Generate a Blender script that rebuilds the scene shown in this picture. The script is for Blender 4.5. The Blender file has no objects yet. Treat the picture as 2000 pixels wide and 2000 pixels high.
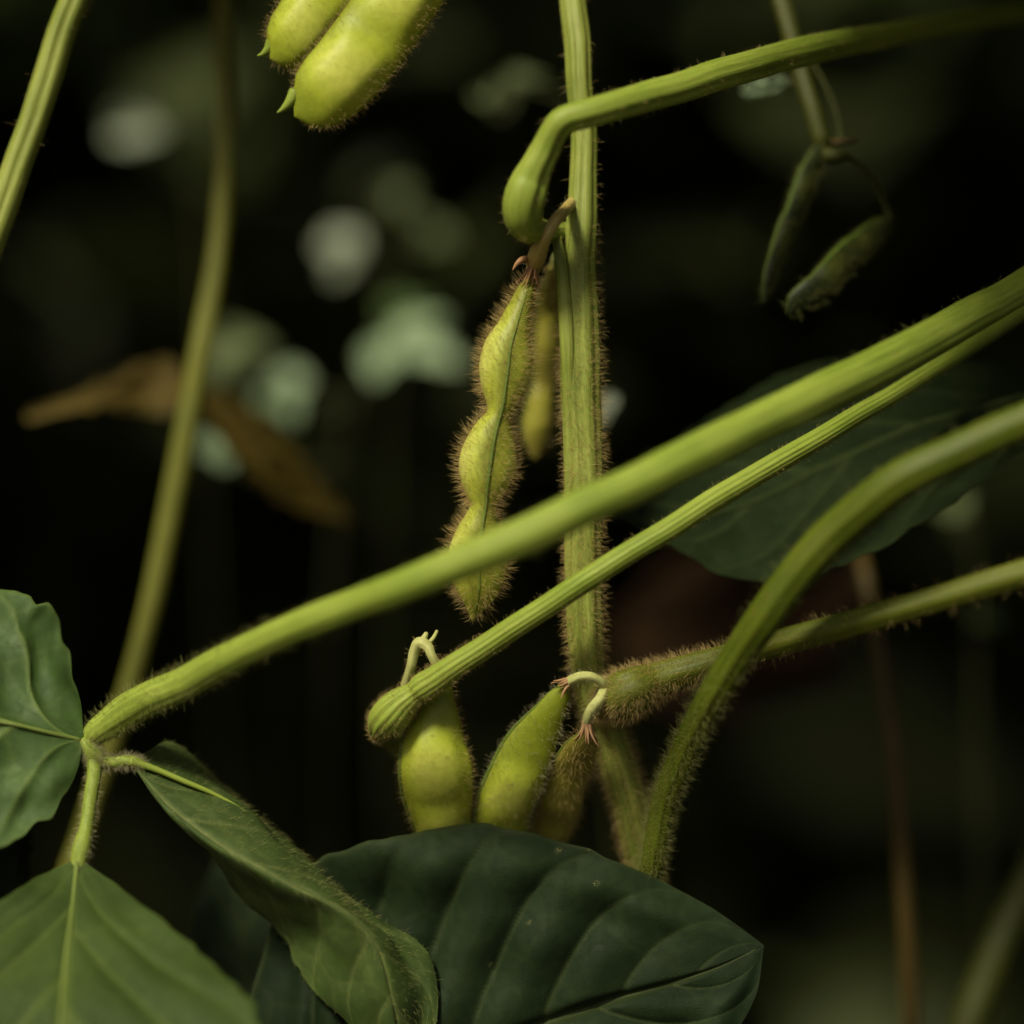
import bpy, math, random
import numpy as np
from mathutils import Vector

# ------------------------------------------------------------------ camera, sky, sun, exposure
SC = bpy.context.scene
ZC = 0.42            # height of the picture's centre above the soil (m)
D0 = 0.35            # distance from the lens to the plane of focus
FW = 0.38            # picture width divided by distance
cam = bpy.data.cameras.new('camera')
cam.sensor_width = 36.0
cam.lens = 36.0 / FW
cam.clip_start = 0.01
cam.clip_end = 200.0
cam.dof.use_dof = True
cam.dof.focus_distance = D0
cam.dof.aperture_fstop = cam.lens / 19.5
cam.dof.aperture_blades = 0
camo = bpy.data.objects.new('camera', cam)
camo.location = (0, -D0, ZC)
camo.rotation_euler = (math.radians(90), 0, 0)
SC.collection.objects.link(camo)
SC.camera = camo

SUN = Vector((-0.36, -0.62, 0.69)).normalized()      # towards the sun
w = bpy.data.worlds.new('World')
SC.world = w
w.use_nodes = True
nt = w.node_tree
sky = nt.nodes.new('ShaderNodeTexSky')
sky.sky_type = 'NISHITA'
sky.sun_disc = False
sky.sun_elevation = math.asin(SUN.z)
sky.sun_rotation = math.atan2(SUN.x, SUN.y)
sky.air_density = 1.0
sky.dust_density = 6.0
sky.ozone_density = 1.0
bg = nt.nodes['Background']
bg.inputs['Strength'].default_value = 0.06
nt.links.new(sky.outputs[0], bg.inputs[0])
sl = bpy.data.lights.new('sun', 'SUN')
sl.energy = 3.5
sl.angle = math.radians(10)
sl.color = (1.0, 0.93, 0.72)
so = bpy.data.objects.new('sun', sl)
so.rotation_euler = SUN.to_track_quat('Z', 'Y').to_euler()
so.location = (-0.6, -0.9, 1.6)
SC.collection.objects.link(so)
SC.view_settings.view_transform = 'Standard'
SC.view_settings.look = 'None'
SC.view_settings.exposure = 0.35
SC.view_settings.gamma = 1.0
SC.render.engine = 'CYCLES'
SC.cycles.use_denoising = True
SC.cycles.max_bounces = 6
SC.cycles.diffuse_bounces = 3
SC.cycles.transmission_bounces = 3
SC.cycles.transparent_max_bounces = 4

rng = np.random.default_rng(7)
random.seed(7)
COL = SC.collection

# ------------------------------------------------------------------ helpers
def P(px, py, dy):
    """a direction in the 2000 px photograph and a distance behind the focus plane (mm) -> metres"""
    dy = dy * 0.001
    s = (D0 + dy) * FW / 2000.0
    return np.array([(px - 1000) * s, dy, ZC - (py - 1000) * s])

def SCL(dy):
    return (D0 + dy * 0.001) * FW / 2000.0

def spline(pts, n):
    """smooth resample of control rows (any number of columns, first three are positions)"""
    pts = np.asarray(pts, float)
    d = np.linalg.norm(np.diff(pts[:, :3], axis=0), axis=1)
    keep = np.concatenate([[True], d > 1e-7])
    pts = pts[keep]
    d = np.linalg.norm(np.diff(pts[:, :3], axis=0), axis=1)
    t = np.concatenate([[0], np.cumsum(d)])
    m = np.zeros_like(pts)
    k = len(pts)
    sl_ = np.diff(pts, axis=0) / np.diff(t)[:, None]
    m[0] = sl_[0]; m[-1] = sl_[-1]
    for i in range(1, k - 1):
        h0, h1 = t[i] - t[i-1], t[i+1] - t[i]
        m[i] = (sl_[i-1] * h1 + sl_[i] * h0) / (h0 + h1)
    x = np.linspace(0, t[-1], n)
    i = np.clip(np.searchsorted(t, x, side='right') - 1, 0, k - 2)
    h = t[i+1] - t[i]
    u = ((x - t[i]) / h)[:, None]
    h = h[:, None]
    return ((2*u**3 - 3*u**2 + 1) * pts[i] + (u**3 - 2*u**2 + u) * h * m[i]
            + (-2*u**3 + 3*u**2) * pts[i+1] + (u**3 - u**2) * h * m[i+1])

def norm(v):
    return v / np.maximum(np.linalg.norm(v, axis=-1, keepdims=True), 1e-12)

def smooth_noise(n, cells, amp):
    c = rng.normal(0, 1, cells + 2)
    x = np.linspace(0, cells, n)
    i = np.minimum(x.astype(int), cells)
    f = x - i
    f = f*f*(3-2*f)
    return amp * (c[i]*(1-f) + c[np.minimum(i+1, cells+1)]*f)

def root_of(o):
    while o.parent is not None:
        o = o.parent
    return o

def mk(name, V, quads=None, tris=None, mat=None, parent=None, uv=None, attrs=None, smooth=True, kind=None):
    """one mesh object from world-space vertices; parts are stored relative to their plant's base"""
    V = np.asarray(V, float)
    if parent is not None:
        V = V - np.array(root_of(parent).location)
    me = bpy.data.meshes.new(name)
    nq = 0 if quads is None else len(quads)
    ntr = 0 if tris is None else len(tris)
    me.vertices.add(len(V))
    me.vertices.foreach_set('co', V.astype(np.float32).ravel())
    idx, start = [], []
    if nq:
        idx.append(np.asarray(quads).ravel()); start.append(np.arange(nq) * 4)
    if ntr:
        idx.append(np.asarray(tris).ravel()); start.append(nq * 4 + np.arange(ntr) * 3)
    idx = np.concatenate(idx).astype(np.int32)
    start = np.concatenate(start).astype(np.int32)
    me.loops.add(len(idx))
    me.loops.foreach_set('vertex_index', idx)
    me.polygons.add(nq + ntr)
    me.polygons.foreach_set('loop_start', start)
    me.polygons.foreach_set('use_smooth', np.full(nq + ntr, smooth))
    if uv is not None:
        l = me.uv_layers.new(name='UVMap')
        l.data.foreach_set('uv', np.asarray(uv, np.float32)[idx].ravel())
    for k, a in (attrs or {}).items():
        at = me.attributes.new(k, 'FLOAT', 'POINT')
        at.data.foreach_set('value', np.asarray(a, np.float32).ravel())
    me.update(calc_edges=True)
    me.validate()
    if mat:
        me.materials.append(mat)
    o = bpy.data.objects.new(name, me)
    COL.objects.link(o)
    if parent is not None:
        o.parent = parent
    if kind:
        o['kind'] = kind
    return o

def grid_faces(nu, nv, wrap):
    i = np.arange(nu - 1)[:, None]
    j = np.arange(nv if wrap else nv - 1)[None, :]
    j2 = (j + 1) % nv
    a = i * nv + j; b = i * nv + j2; c = (i + 1) * nv + j2; d = (i + 1) * nv + j
    return np.stack([a, b, c, d], -1).reshape(-1, 4)

def frames(C):
    T = norm(np.gradient(C, axis=0))
    D = np.array([0, -1.0, 0]) - T * T[:, 1:2] * -1.0
    bad = np.linalg.norm(D, axis=1) < 0.15
    if bad.any():
        D[bad] = (np.array([0, 0, 1.0]) - T * T[:, 2:3])[bad]
    D = norm(D)
    S = np.cross(T, D)
    return T, D, S

def thing(name, loc, label, cat, group=None):
    o = bpy.data.objects.new(name, None)
    o.empty_display_size = 0.02
    o.location = loc
    COL.objects.link(o)
    o['label'] = label; o['category'] = cat
    if group:
        o['group'] = group
    return o

# ------------------------------------------------------------------ materials
class NB:
    def __init__(self, name):
        self.m = bpy.data.materials.new(name)
        self.m.use_nodes = True
        self.t = self.m.node_tree
        self.bsdf = self.t.nodes['Principled BSDF']
        self.out = self.t.nodes['Material Output']
    def n(self, typ, **kw):
        nd = self.t.nodes.new(typ)
        for k, v in kw.items():
            if k.startswith('_'):
                setattr(nd, k[1:], v)
            else:
                nd.inputs[k.replace('__', ' ')].default_value = v
        return nd
    def l(self, a, b):
        self.t.links.new(a, b)
    def ramp(self, fac, stops):
        r = self.t.nodes.new('ShaderNodeValToRGB')
        e = r.color_ramp.elements
        while len(e) < len(stops):
            e.new(0.5)
        for el, (p, c) in zip(e, stops):
            el.position = p
            el.color = (*c, 1) if len(c) == 3 else c
        self.l(fac, r.inputs[0])
        return r.outputs[0]
    def mix(self, fac, a, b, typ='MIX'):
        m = self.t.nodes.new('ShaderNodeMix')
        m.data_type = 'RGBA'; m.blend_type = typ
        for inp, v in ((m.inputs[0], fac), (m.inputs[6], a), (m.inputs[7], b)):
            if hasattr(v, 'is_output'):
                self.l(v, inp)
            elif isinstance(v, (int, float)):
                inp.default_value = v
            else:
                inp.default_value = (*v, 1)
        return m.outputs[2]
    def math(self, op, a, b=0.0):
        m = self.t.nodes.new('ShaderNodeMath'); m.operation = op
        for inp, v in ((m.inputs[0], a), (m.inputs[1], b)):
            if hasattr(v, 'is_output'):
                self.l(v, inp)
            else:
                inp.default_value = v
        return m.outputs[0]
    def noise(self, vec, scale, detail=3.0, rough=0.55):
        n_ = self.t.nodes.new('ShaderNodeTexNoise')
        n_.inputs['Scale'].default_value = scale
        n_.inputs['Detail'].default_value = detail
        n_.inputs['Roughness'].default_value = rough
        if vec is not None:
            self.l(vec, n_.inputs['Vector'])
        return n_.outputs[0]
    def mapped(self, vec, scale):
        mp = self.t.nodes.new('ShaderNodeMapping')
        mp.inputs['Scale'].default_value = scale
        self.l(vec, mp.inputs['Vector'])
        return mp.outputs[0]

def translucent_mix(nb, colour, amount):
    tr = nb.t.nodes.new('ShaderNodeBsdfTranslucent')
    nb.l(colour, tr.inputs['Color'])
    ms = nb.t.nodes.new('ShaderNodeMixShader')
    ms.inputs[0].default_value = amount
    nb.l(nb.bsdf.outputs[0], ms.inputs[1])
    nb.l(tr.outputs[0], ms.inputs[2])
    nb.l(ms.outputs[0], nb.out.inputs['Surface'])

def stem_material(name, dark, mid, light, streak=1.0, brown=(0.16, 0.07, 0.02), brown_amt=0.25, rough=0.48, sss=0.12):
    nb = NB(name)
    tc = nb.n('ShaderNodeTexCoord')
    uvs = nb.mapped(tc.outputs['UV'], (90, 26, 1))
    fine = nb.mapped(tc.outputs['UV'], (260, 80, 1))
    s1 = nb.noise(uvs, 1.0, 4)
    s2 = nb.noise(fine, 1.0, 3)
    blot = nb.noise(tc.outputs['Object'], 130, 4)
    f = nb.math('ADD', nb.math('MULTIPLY', s1, 0.62 * streak), nb.math('MULTIPLY', blot, 1.0 - 0.62 * streak))
    col = nb.ramp(f, [(0.30, dark), (0.50, mid), (0.70, light)])
    bn = nb.noise(nb.mapped(tc.outputs['UV'], (45, 9, 1)), 1.0, 5, 0.7)
    bf = nb.math('MULTIPLY', nb.ramp(bn, [(0.56, (0, 0, 0)), (0.74, (1, 1, 1))]), brown_amt)
    col = nb.mix(bf, col, brown)
    col = nb.mix(nb.math('MULTIPLY', nb.ramp(s2, [(0.35, (1, 1, 1)), (0.52, (0, 0, 0))]), 0.35), col, dark)
    ln = nb.noise(nb.mapped(tc.outputs['UV'], (420, 34, 1)), 1.0, 1)
    col = nb.mix(nb.math('MULTIPLY', nb.ramp(ln, [(0.67, (0, 0, 0)), (0.73, (1, 1, 1))]), 0.45), col, brown)
    patch = nb.noise(tc.outputs['Object'], 55, 3)
    col = nb.mix(nb.math('MULTIPLY', nb.ramp(patch, [(0.42, (0, 0, 0)), (0.68, (1, 1, 1))]), 0.45), col, light)
    nb.l(col, nb.bsdf.inputs['Base Color'])
    nb.bsdf.inputs['Roughness'].default_value = rough
    nb.bsdf.inputs['Specular IOR Level'].default_value = 0.22
    nb.bsdf.inputs['Subsurface Weight'].default_value = sss
    nb.bsdf.inputs['Subsurface Radius'].default_value = (1.0, 1.2, 0.3)
    nb.bsdf.inputs['Subsurface Scale'].default_value = 0.0012
    b = nb.n('ShaderNodeBump', Strength=0.35, Distance=0.00025)
    nb.l(nb.math('ADD', s1, nb.math('MULTIPLY', s2, 0.7)), b.inputs['Height'])
    nb.l(b.outputs[0], nb.bsdf.inputs['Normal'])
    return nb.m

def pod_material(name, flat, seed, pale, spot=(0.10, 0.06, 0.02)):
    nb = NB(name)
    tc = nb.n('ShaderNodeTexCoord')
    at = nb.n('ShaderNodeAttribute', _attribute_name='seed')
    n1 = nb.noise(tc.outputs['Object'], 160, 4)
    n2 = nb.noise(tc.outputs['Object'], 900, 4)
    f = nb.math('ADD', at.outputs['Fac'], nb.math('MULTIPLY', nb.math('SUBTRACT', n1, 0.5), 0.7))
    col = nb.ramp(f, [(0.05, flat), (0.5, seed), (1.0, pale)])  # paler over seed bulges, painting in the light they would catch
    sp = nb.noise(tc.outputs['Object'], 520, 2)
    col = nb.mix(nb.math('MULTIPLY', nb.ramp(sp, [(0.70, (0, 0, 0)), (0.78, (1, 1, 1))]), 0.5), col, spot)
    col = nb.mix(nb.math('MULTIPLY', nb.ramp(n2, [(0.38, (1, 1, 1)), (0.55, (0, 0, 0))]), 0.22), col, flat)
    nb.l(col, nb.bsdf.inputs['Base Color'])
    nb.bsdf.inputs['Roughness'].default_value = 0.5
    nb.bsdf.inputs['Specular IOR Level'].default_value = 0.3
    nb.bsdf.inputs['Subsurface Weight'].default_value = 0.3
    nb.bsdf.inputs['Subsurface Radius'].default_value = (1.0, 1.1, 0.25)
    nb.bsdf.inputs['Subsurface Scale'].default_value = 0.0016
    b = nb.n('ShaderNodeBump', Strength=0.3, Distance=0.0003)
    nb.l(nb.math('ADD', nb.math('MULTIPLY', n2, 0.6), n1), b.inputs['Height'])
    nb.l(b.outputs[0], nb.bsdf.inputs['Normal'])
    return nb.m

def leaf_material(name, dark, mid, light, vein, rough=0.5, trans=0.18, specks=0.0, spec=0.28, tint=(0.05, 0.09, 0.02), net=1.0):
    nb = NB(name)
    tc = nb.n('ShaderNodeTexCoord')
    at = nb.n('ShaderNodeAttribute', _attribute_name='vein')
    n1 = nb.noise(tc.outputs['Object'], 75, 5, 0.6)
    n2 = nb.noise(tc.outputs['Object'], 620, 4, 0.6)
    col = nb.ramp(n1, [(0.32, dark), (0.52, mid), (0.72, light)])
    vo = nb.t.nodes.new('ShaderNodeTexVoronoi')
    vo.feature = 'DISTANCE_TO_EDGE'
    vo.inputs['Scale'].default_value = 430
    wob = nb.n('ShaderNodeVectorMath', _operation='ADD')
    nz = nb.n('ShaderNodeTexNoise', Scale=300.0)
    sc = nb.n('ShaderNodeVectorMath', _operation='SCALE')
    sc.inputs['Scale'].default_value = 0.0022
    nb.l(tc.outputs['Object'], wob.inputs[0])
    nb.l(nz.outputs['Color'], sc.inputs[0]); nb.l(sc.outputs[0], wob.inputs[1])
    nb.l(wob.outputs[0], vo.inputs['Vector'])
    cell = nb.ramp(vo.outputs['Distance'], [(0.0, (1, 1, 1)), (0.12, (0, 0, 0))])
    col = nb.mix(nb.math('MULTIPLY', cell, 0.30 * net), col, dark)
    col = nb.mix(nb.math('MULTIPLY', nb.ramp(n2, [(0.4, (1, 1, 1)), (0.6, (0, 0, 0))]), 0.30), col, dark)
    vf = nb.math('MULTIPLY', at.outputs['Fac'], 0.85)
    col = nb.mix(vf, col, vein)
    if specks > 0:
        v2 = nb.t.nodes.new('ShaderNodeTexVoronoi')
        v2.inputs['Scale'].default_value = 230
        nb.l(wob.outputs[0], v2.inputs['Vector'])
        dots = nb.ramp(v2.outputs['Distance'], [(0.03, (1, 1, 1)), (0.08, (0, 0, 0))])
        pick = nb.ramp(v2.outputs['Color'], [(0.58, (0, 0, 0)), (0.66, (1, 1, 1))])
        col = nb.mix(nb.math('MULTIPLY', nb.math('MULTIPLY', dots, pick), specks), col, (0.26, 0.27, 0.08))
    nb.l(col, nb.bsdf.inputs['Base Color'])
    nb.bsdf.inputs['Roughness'].default_value = rough
    nb.bsdf.inputs['Specular IOR Level'].default_value = spec
    b = nb.n('ShaderNodeBump', Strength=0.35, Distance=0.00006)
    h = nb.math('SUBTRACT', nb.math('MULTIPLY', n2, 0.8), nb.math('MULTIPLY', cell, 0.8))
    nb.l(h, b.inputs['Height'])
    v3 = nb.t.nodes.new('ShaderNodeTexVoronoi')
    v3.feature = 'DISTANCE_TO_EDGE'
    v3.inputs['Scale'].default_value = 150
    nb.l(wob.outputs[0], v3.inputs['Vector'])
    n3 = nb.noise(tc.outputs['Object'], 170, 3)
    b2 = nb.n('ShaderNodeBump', Strength=min(1.0, 0.45 * net), Distance=0.00016)
    nb.l(nb.math('ADD', nb.ramp(v3.outputs['Distance'], [(0.0, (0, 0, 0)), (0.30, (1, 1, 1))]), nb.math('MULTIPLY', n3, 1.2)), b2.inputs['Height'])
    nb.l(b.outputs[0], b2.inputs['Normal'])
    nb.l(b2.outputs[0], nb.bsdf.inputs['Normal'])
    thin = nb.ramp(v3.outputs['Distance'], [(0.0, (1, 1, 1)), (0.05, (0, 0, 0))])
    col = nb.mix(nb.math('MULTIPLY', thin, 0.16 * net), col, vein)
    nb.l(col, nb.bsdf.inputs['Base Color'])
    if trans > 0:
        translucent_mix(nb, nb.mix(0.5, col, tint), trans)
    return nb.m

def hair_material(name, a, b_, trans=0.35):
    nb = NB(name)
    at = nb.n('ShaderNodeAttribute', _attribute_name='tone')
    col = nb.ramp(at.outputs['Fac'], [(0.0, a), (1.0, b_)])
    nb.l(col, nb.bsdf.inputs['Base Color'])
    nb.bsdf.inputs['Roughness'].default_value = 0.4
    translucent_mix(nb, col, trans)
    return nb.m

M = {}
M['stem'] = stem_material('stem_green', (0.085, 0.12, 0.015), (0.185, 0.225, 0.035), (0.30, 0.33, 0.075), brown_amt=0.3)
M['petiole'] = stem_material('petiole_green', (0.095, 0.145, 0.012), (0.185, 0.25, 0.028), (0.28, 0.335, 0.060), brown_amt=0.12)
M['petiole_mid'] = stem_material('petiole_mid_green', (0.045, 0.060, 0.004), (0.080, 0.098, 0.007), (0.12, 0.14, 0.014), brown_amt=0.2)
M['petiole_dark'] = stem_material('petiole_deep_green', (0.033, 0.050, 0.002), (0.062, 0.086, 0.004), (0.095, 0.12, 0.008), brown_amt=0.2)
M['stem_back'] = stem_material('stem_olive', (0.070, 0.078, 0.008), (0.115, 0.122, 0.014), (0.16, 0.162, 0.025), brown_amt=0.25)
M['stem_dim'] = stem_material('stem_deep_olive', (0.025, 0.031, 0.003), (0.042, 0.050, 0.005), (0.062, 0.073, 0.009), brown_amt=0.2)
M['stem_brown'] = stem_material('stem_dry_brown', (0.034, 0.023, 0.005), (0.058, 0.039, 0.008), (0.082, 0.058, 0.015), brown_amt=0.4)
M['pedicel'] = stem_material('pedicel_pale', (0.22, 0.24, 0.06), (0.34, 0.37, 0.12), (0.46, 0.46, 0.18), brown_amt=0.35, brown=(0.30, 0.13, 0.03))
M['pedicel_tan'] = stem_material('pedicel_tan', (0.26, 0.17, 0.04), (0.38, 0.29, 0.08), (0.48, 0.42, 0.16), brown_amt=0.75, brown=(0.30, 0.10, 0.02))
M['pod'] = pod_material('pod_green', (0.17, 0.19, 0.016), (0.32, 0.36, 0.036), (0.45, 0.47, 0.10))
M['pod_bright'] = pod_material('pod_yellow_green', (0.18, 0.215, 0.012), (0.31, 0.36, 0.025), (0.43, 0.46, 0.07))
M['pod_dull'] = pod_material('pod_olive', (0.17, 0.155, 0.022), (0.26, 0.25, 0.03), (0.34, 0.32, 0.055))
M['pod_young_shaded'] = pod_material('pod_mottled_shade_toned', (0.010, 0.016, 0.002), (0.030, 0.040, 0.004), (0.052, 0.060, 0.008), spot=(0.03, 0.03, 0.01))  # shade put into the colour; the sun still reaches these pods
M['calyx'] = stem_material('calyx_brown', (0.16, 0.07, 0.03), (0.29, 0.15, 0.065), (0.42, 0.28, 0.14), brown_amt=0.2, sss=0.0)
M['seam'] = stem_material('seam_green', (0.04, 0.07, 0.008), (0.09, 0.14, 0.018), (0.16, 0.21, 0.03), brown_amt=0.1, sss=0.0)
M['hair'] = hair_material('hair_tan', (0.52, 0.37, 0.11), (0.80, 0.66, 0.30), trans=0.5)
M['hair_pale'] = hair_material('hair_pale', (0.34, 0.30, 0.13), (0.55, 0.52, 0.30))
M['hair_green'] = hair_material('hair_green', (0.28, 0.30, 0.07), (0.46, 0.46, 0.16), trans=0.5)
M['leaf'] = leaf_material('leaf_green', (0.032, 0.068, 0.012), (0.055, 0.105, 0.022), (0.085, 0.145, 0.04), (0.17, 0.24, 0.055), specks=0.6)
M['leaf_near'] = leaf_material('leaf_soft_green', (0.028, 0.050, 0.008), (0.041, 0.068, 0.012), (0.055, 0.086, 0.018), (0.09, 0.125, 0.022), rough=0.6, spec=0.18)
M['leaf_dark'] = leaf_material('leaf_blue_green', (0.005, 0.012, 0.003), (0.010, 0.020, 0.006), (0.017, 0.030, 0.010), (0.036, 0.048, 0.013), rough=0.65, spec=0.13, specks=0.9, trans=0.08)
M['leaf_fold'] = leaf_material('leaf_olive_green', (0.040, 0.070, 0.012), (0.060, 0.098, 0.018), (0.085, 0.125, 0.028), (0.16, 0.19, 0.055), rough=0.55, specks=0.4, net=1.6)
M['leaf_shade'] = leaf_material('leaf_shade_toned', (0.007, 0.013, 0.004), (0.012, 0.020, 0.006), (0.019, 0.029, 0.009), (0.026, 0.036, 0.010), trans=0.05, spec=0.05, rough=0.7)  # reflectance lowered to paint shade into the leaf colour
M['leaf_yellow'] = leaf_material('leaf_yellowed', (0.080, 0.056, 0.007), (0.125, 0.088, 0.011), (0.165, 0.118, 0.018), (0.16, 0.12, 0.025), trans=0.2)
M['leaf_dead'] = leaf_material('leaf_dead_brown', (0.018, 0.010, 0.004), (0.03, 0.015, 0.006), (0.045, 0.024, 0.009), (0.04, 0.02, 0.008), trans=0.1)
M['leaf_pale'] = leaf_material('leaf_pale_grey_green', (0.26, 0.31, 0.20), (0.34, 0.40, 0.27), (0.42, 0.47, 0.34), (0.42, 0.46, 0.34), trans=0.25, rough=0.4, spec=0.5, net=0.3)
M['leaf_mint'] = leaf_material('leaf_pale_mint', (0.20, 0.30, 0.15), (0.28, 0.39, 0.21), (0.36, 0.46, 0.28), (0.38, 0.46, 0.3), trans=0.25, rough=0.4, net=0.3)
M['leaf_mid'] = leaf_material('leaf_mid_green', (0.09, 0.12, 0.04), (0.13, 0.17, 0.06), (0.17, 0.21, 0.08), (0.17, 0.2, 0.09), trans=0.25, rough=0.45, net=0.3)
M['fleck_plant_stem'] = stem_material('fleck_plant_stem', (0.03, 0.035, 0.012), (0.045, 0.05, 0.018), (0.06, 0.07, 0.025), sss=0.0)
M['leaf_canopy'] = leaf_material('leaf_canopy', (0.034, 0.046, 0.014), (0.055, 0.070, 0.024), (0.080, 0.100, 0.036), (0.10, 0.12, 0.04), trans=0.25, net=0.2)

nb = NB('soil_dark')
tc = nb.n('ShaderNodeTexCoord')
n1 = nb.noise(tc.outputs['Object'], 14, 8, 0.65)
n2 = nb.noise(tc.outputs['Object'], 120, 6, 0.7)
nb.l(nb.mix(nb.math('MULTIPLY', n2, 0.6), nb.ramp(n1, [(0.3, (0.024, 0.016, 0.009)), (0.7, (0.06, 0.040, 0.022))]), (0.036, 0.024, 0.013)), nb.bsdf.inputs['Base Color'])
nb.bsdf.inputs['Roughness'].default_value = 0.95
b = nb.n('ShaderNodeBump', Strength=0.8, Distance=0.01)
nb.l(nb.math('ADD', n1, n2), b.inputs['Height']); nb.l(b.outputs[0], nb.bsdf.inputs['Normal'])
M['soil'] = nb.m

# ------------------------------------------------------------------ builders
def hairs(parent, G, wrap, count, length, mat, radius=0.000017, lean=0.25, mask=None, spread=0.35, seed=1, name='hairs', down=0.15, normals_sign=1.0, bendy=0.2):
    """tapered, slightly bent trichomes on a grid surface G[nu,nv,3]; one joined part"""
    r = np.random.default_rng(seed)
    nu, nv = G.shape[:2]
    Q = grid_faces(nu, nv, wrap)
    Vf = G.reshape(-1, 3)
    a, b_, c, d = (Vf[Q[:, k]] for k in range(4))
    N = np.cross(b_ - d, c - a)
    area = np.linalg.norm(N, axis=1)
    if wrap:
        cen = G.mean(axis=1)[Q[:, 0] // nv]
        mid = (a + b_ + c + d) / 4
        sg = np.sign(np.einsum('ij,ij->i', N, mid - cen))
        N = N * sg[:, None]
    else:
        N = N * normals_sign
    N = norm(N)
    wgt = area.copy()
    if mask is not None:
        wgt = wgt * mask.reshape(-1)[Q[:, 0]]
    wgt = wgt / wgt.sum()
    f = r.choice(len(Q), count, p=wgt)
    s, t = r.random(count)[:, None], r.random(count)[:, None]
    pos = (a[f]*(1-s)*(1-t) + b_[f]*s*(1-t) + c[f]*s*t + d[f]*(1-s)*t)
    n = N[f]
    T = norm(((d + c) - (a + b_))[f])
    dirv = norm(n + T * lean + r.normal(0, spread, (count, 3)))
    L = length * np.clip(r.normal(0.95, 0.38, count), 0.25, 1.8)[:, None]
    bend = r.normal(0, bendy, (count, 3)) + np.array([0, 0, -down]) + T * lean * 0.6
    mid = pos + dirv * L * 0.55
    tip = pos + dirv * L * 0.95 + bend * L * 0.5
    x1 = norm(np.cross(dirv, r.normal(0, 1, (count, 3))))
    x2 = np.cross(dirv, x1)
    V = np.zeros((count, 7, 3))
    for k in range(3):
        an = 2 * math.pi * k / 3
        o = x1 * math.cos(an) + x2 * math.sin(an)
        V[:, k] = pos - n * 0.00005 + o * radius
        V[:, 3 + k] = mid + o * radius * 0.7
    V[:, 6] = tip
    base = (np.arange(count) * 7)[:, None]
    q = np.concatenate([base + np.array([k, (k+1) % 3, 3 + (k+1) % 3, 3 + k]) for k in range(3)])
    tr = np.concatenate([base + np.array([3 + k, 3 + (k+1) % 3, 6]) for k in range(3)])
    tone = np.repeat(r.random(count), 7)
    return mk(name, V.reshape(-1, 3), q, tr, mat, parent, attrs={'tone': tone}, kind='stuff')

def tube(name, pts, mat, parent, n=None, nv=28, grooves=(), ridges=(0, 0), wob=0.02, world=False, slim=1.0):
    """pts rows: px, py, dy(mm), radius(px). Returns object and its grid"""
    if world:
        rows = np.array(pts, float)
    else:
        rows = np.array([[*P(p[0], p[1], p[2]), p[3] * SCL(p[2])] for p in pts])
    rows[:, 3] *= slim
    L = np.linalg.norm(np.diff(rows[:, :3], axis=0), axis=1).sum()
    if n is None:
        n = int(np.clip(L / 0.0007, 14, 420))
    R = spline(rows, n)
    C, r = R[:, :3], np.maximum(R[:, 3], 0.00005)
    cells = max(2, int(L / 0.006))
    r = r * (1 + smooth_noise(n, cells, wob))
    C = C + np.stack([smooth_noise(n, cells, 0.01) * r.mean() * 3 for _ in range(3)], 1)
    T, D, S = frames(C)
    th = np.linspace(-math.pi, math.pi, nv, endpoint=False)
    rho = np.ones(nv)
    for (a, wd, dp) in grooves:
        dd = (th - a + math.pi) % (2*math.pi) - math.pi
        rho -= dp * np.exp(-(dd / wd)**2)
    if ridges[0]:
        rho += ridges[1] * np.cos(ridges[0] * th + 0.7)
    G = C[:, None, :] + (r[:, None] * rho[None, :])[:, :, None] * (np.cos(th)[None, :, None] * D[:, None, :] + np.sin(th)[None, :, None] * S[:, None, :])
    arc = np.concatenate([[0], np.cumsum(np.linalg.norm(np.diff(C, axis=0), axis=1))])
    uv = np.stack(np.broadcast_arrays(arc[:, None], (th / (2*math.pi))[None, :]), -1).reshape(-1, 2)
    V = G.reshape(-1, 3)
    q = grid_faces(n, nv, True)
    c0, c1 = len(V), len(V) + 1
    V = np.vstack([V, C[0] - T[0]*r[0]*0.5, C[-1] + T[-1]*r[-1]*0.5])
    uv = np.vstack([uv, [0, 0], [arc[-1], 0]])
    j = np.arange(nv); j2 = (j + 1) % nv
    tr = np.concatenate([np.stack([np.full(nv, c0), j2, j], 1), np.stack([np.full(nv, c1), (n-1)*nv + j, (n-1)*nv + j2], 1)])
    o = mk(name, V, q, tr, mat, parent, uv=uv)
    return o, G

def stalk(pts, parent, seed=1, fuzz=220, mat='pedicel', n=60, nv=18):
    """short uneven fuzzy flower stalk"""
    o, G = tube('pedicel', pts, M[mat], parent, n=n, nv=nv, wob=0.13, ridges=(5, 0.05))
    hairs(o, G, True, fuzz, 0.00055, M['hair_pale'], seed=seed, radius=0.00002)
    return o

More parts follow.
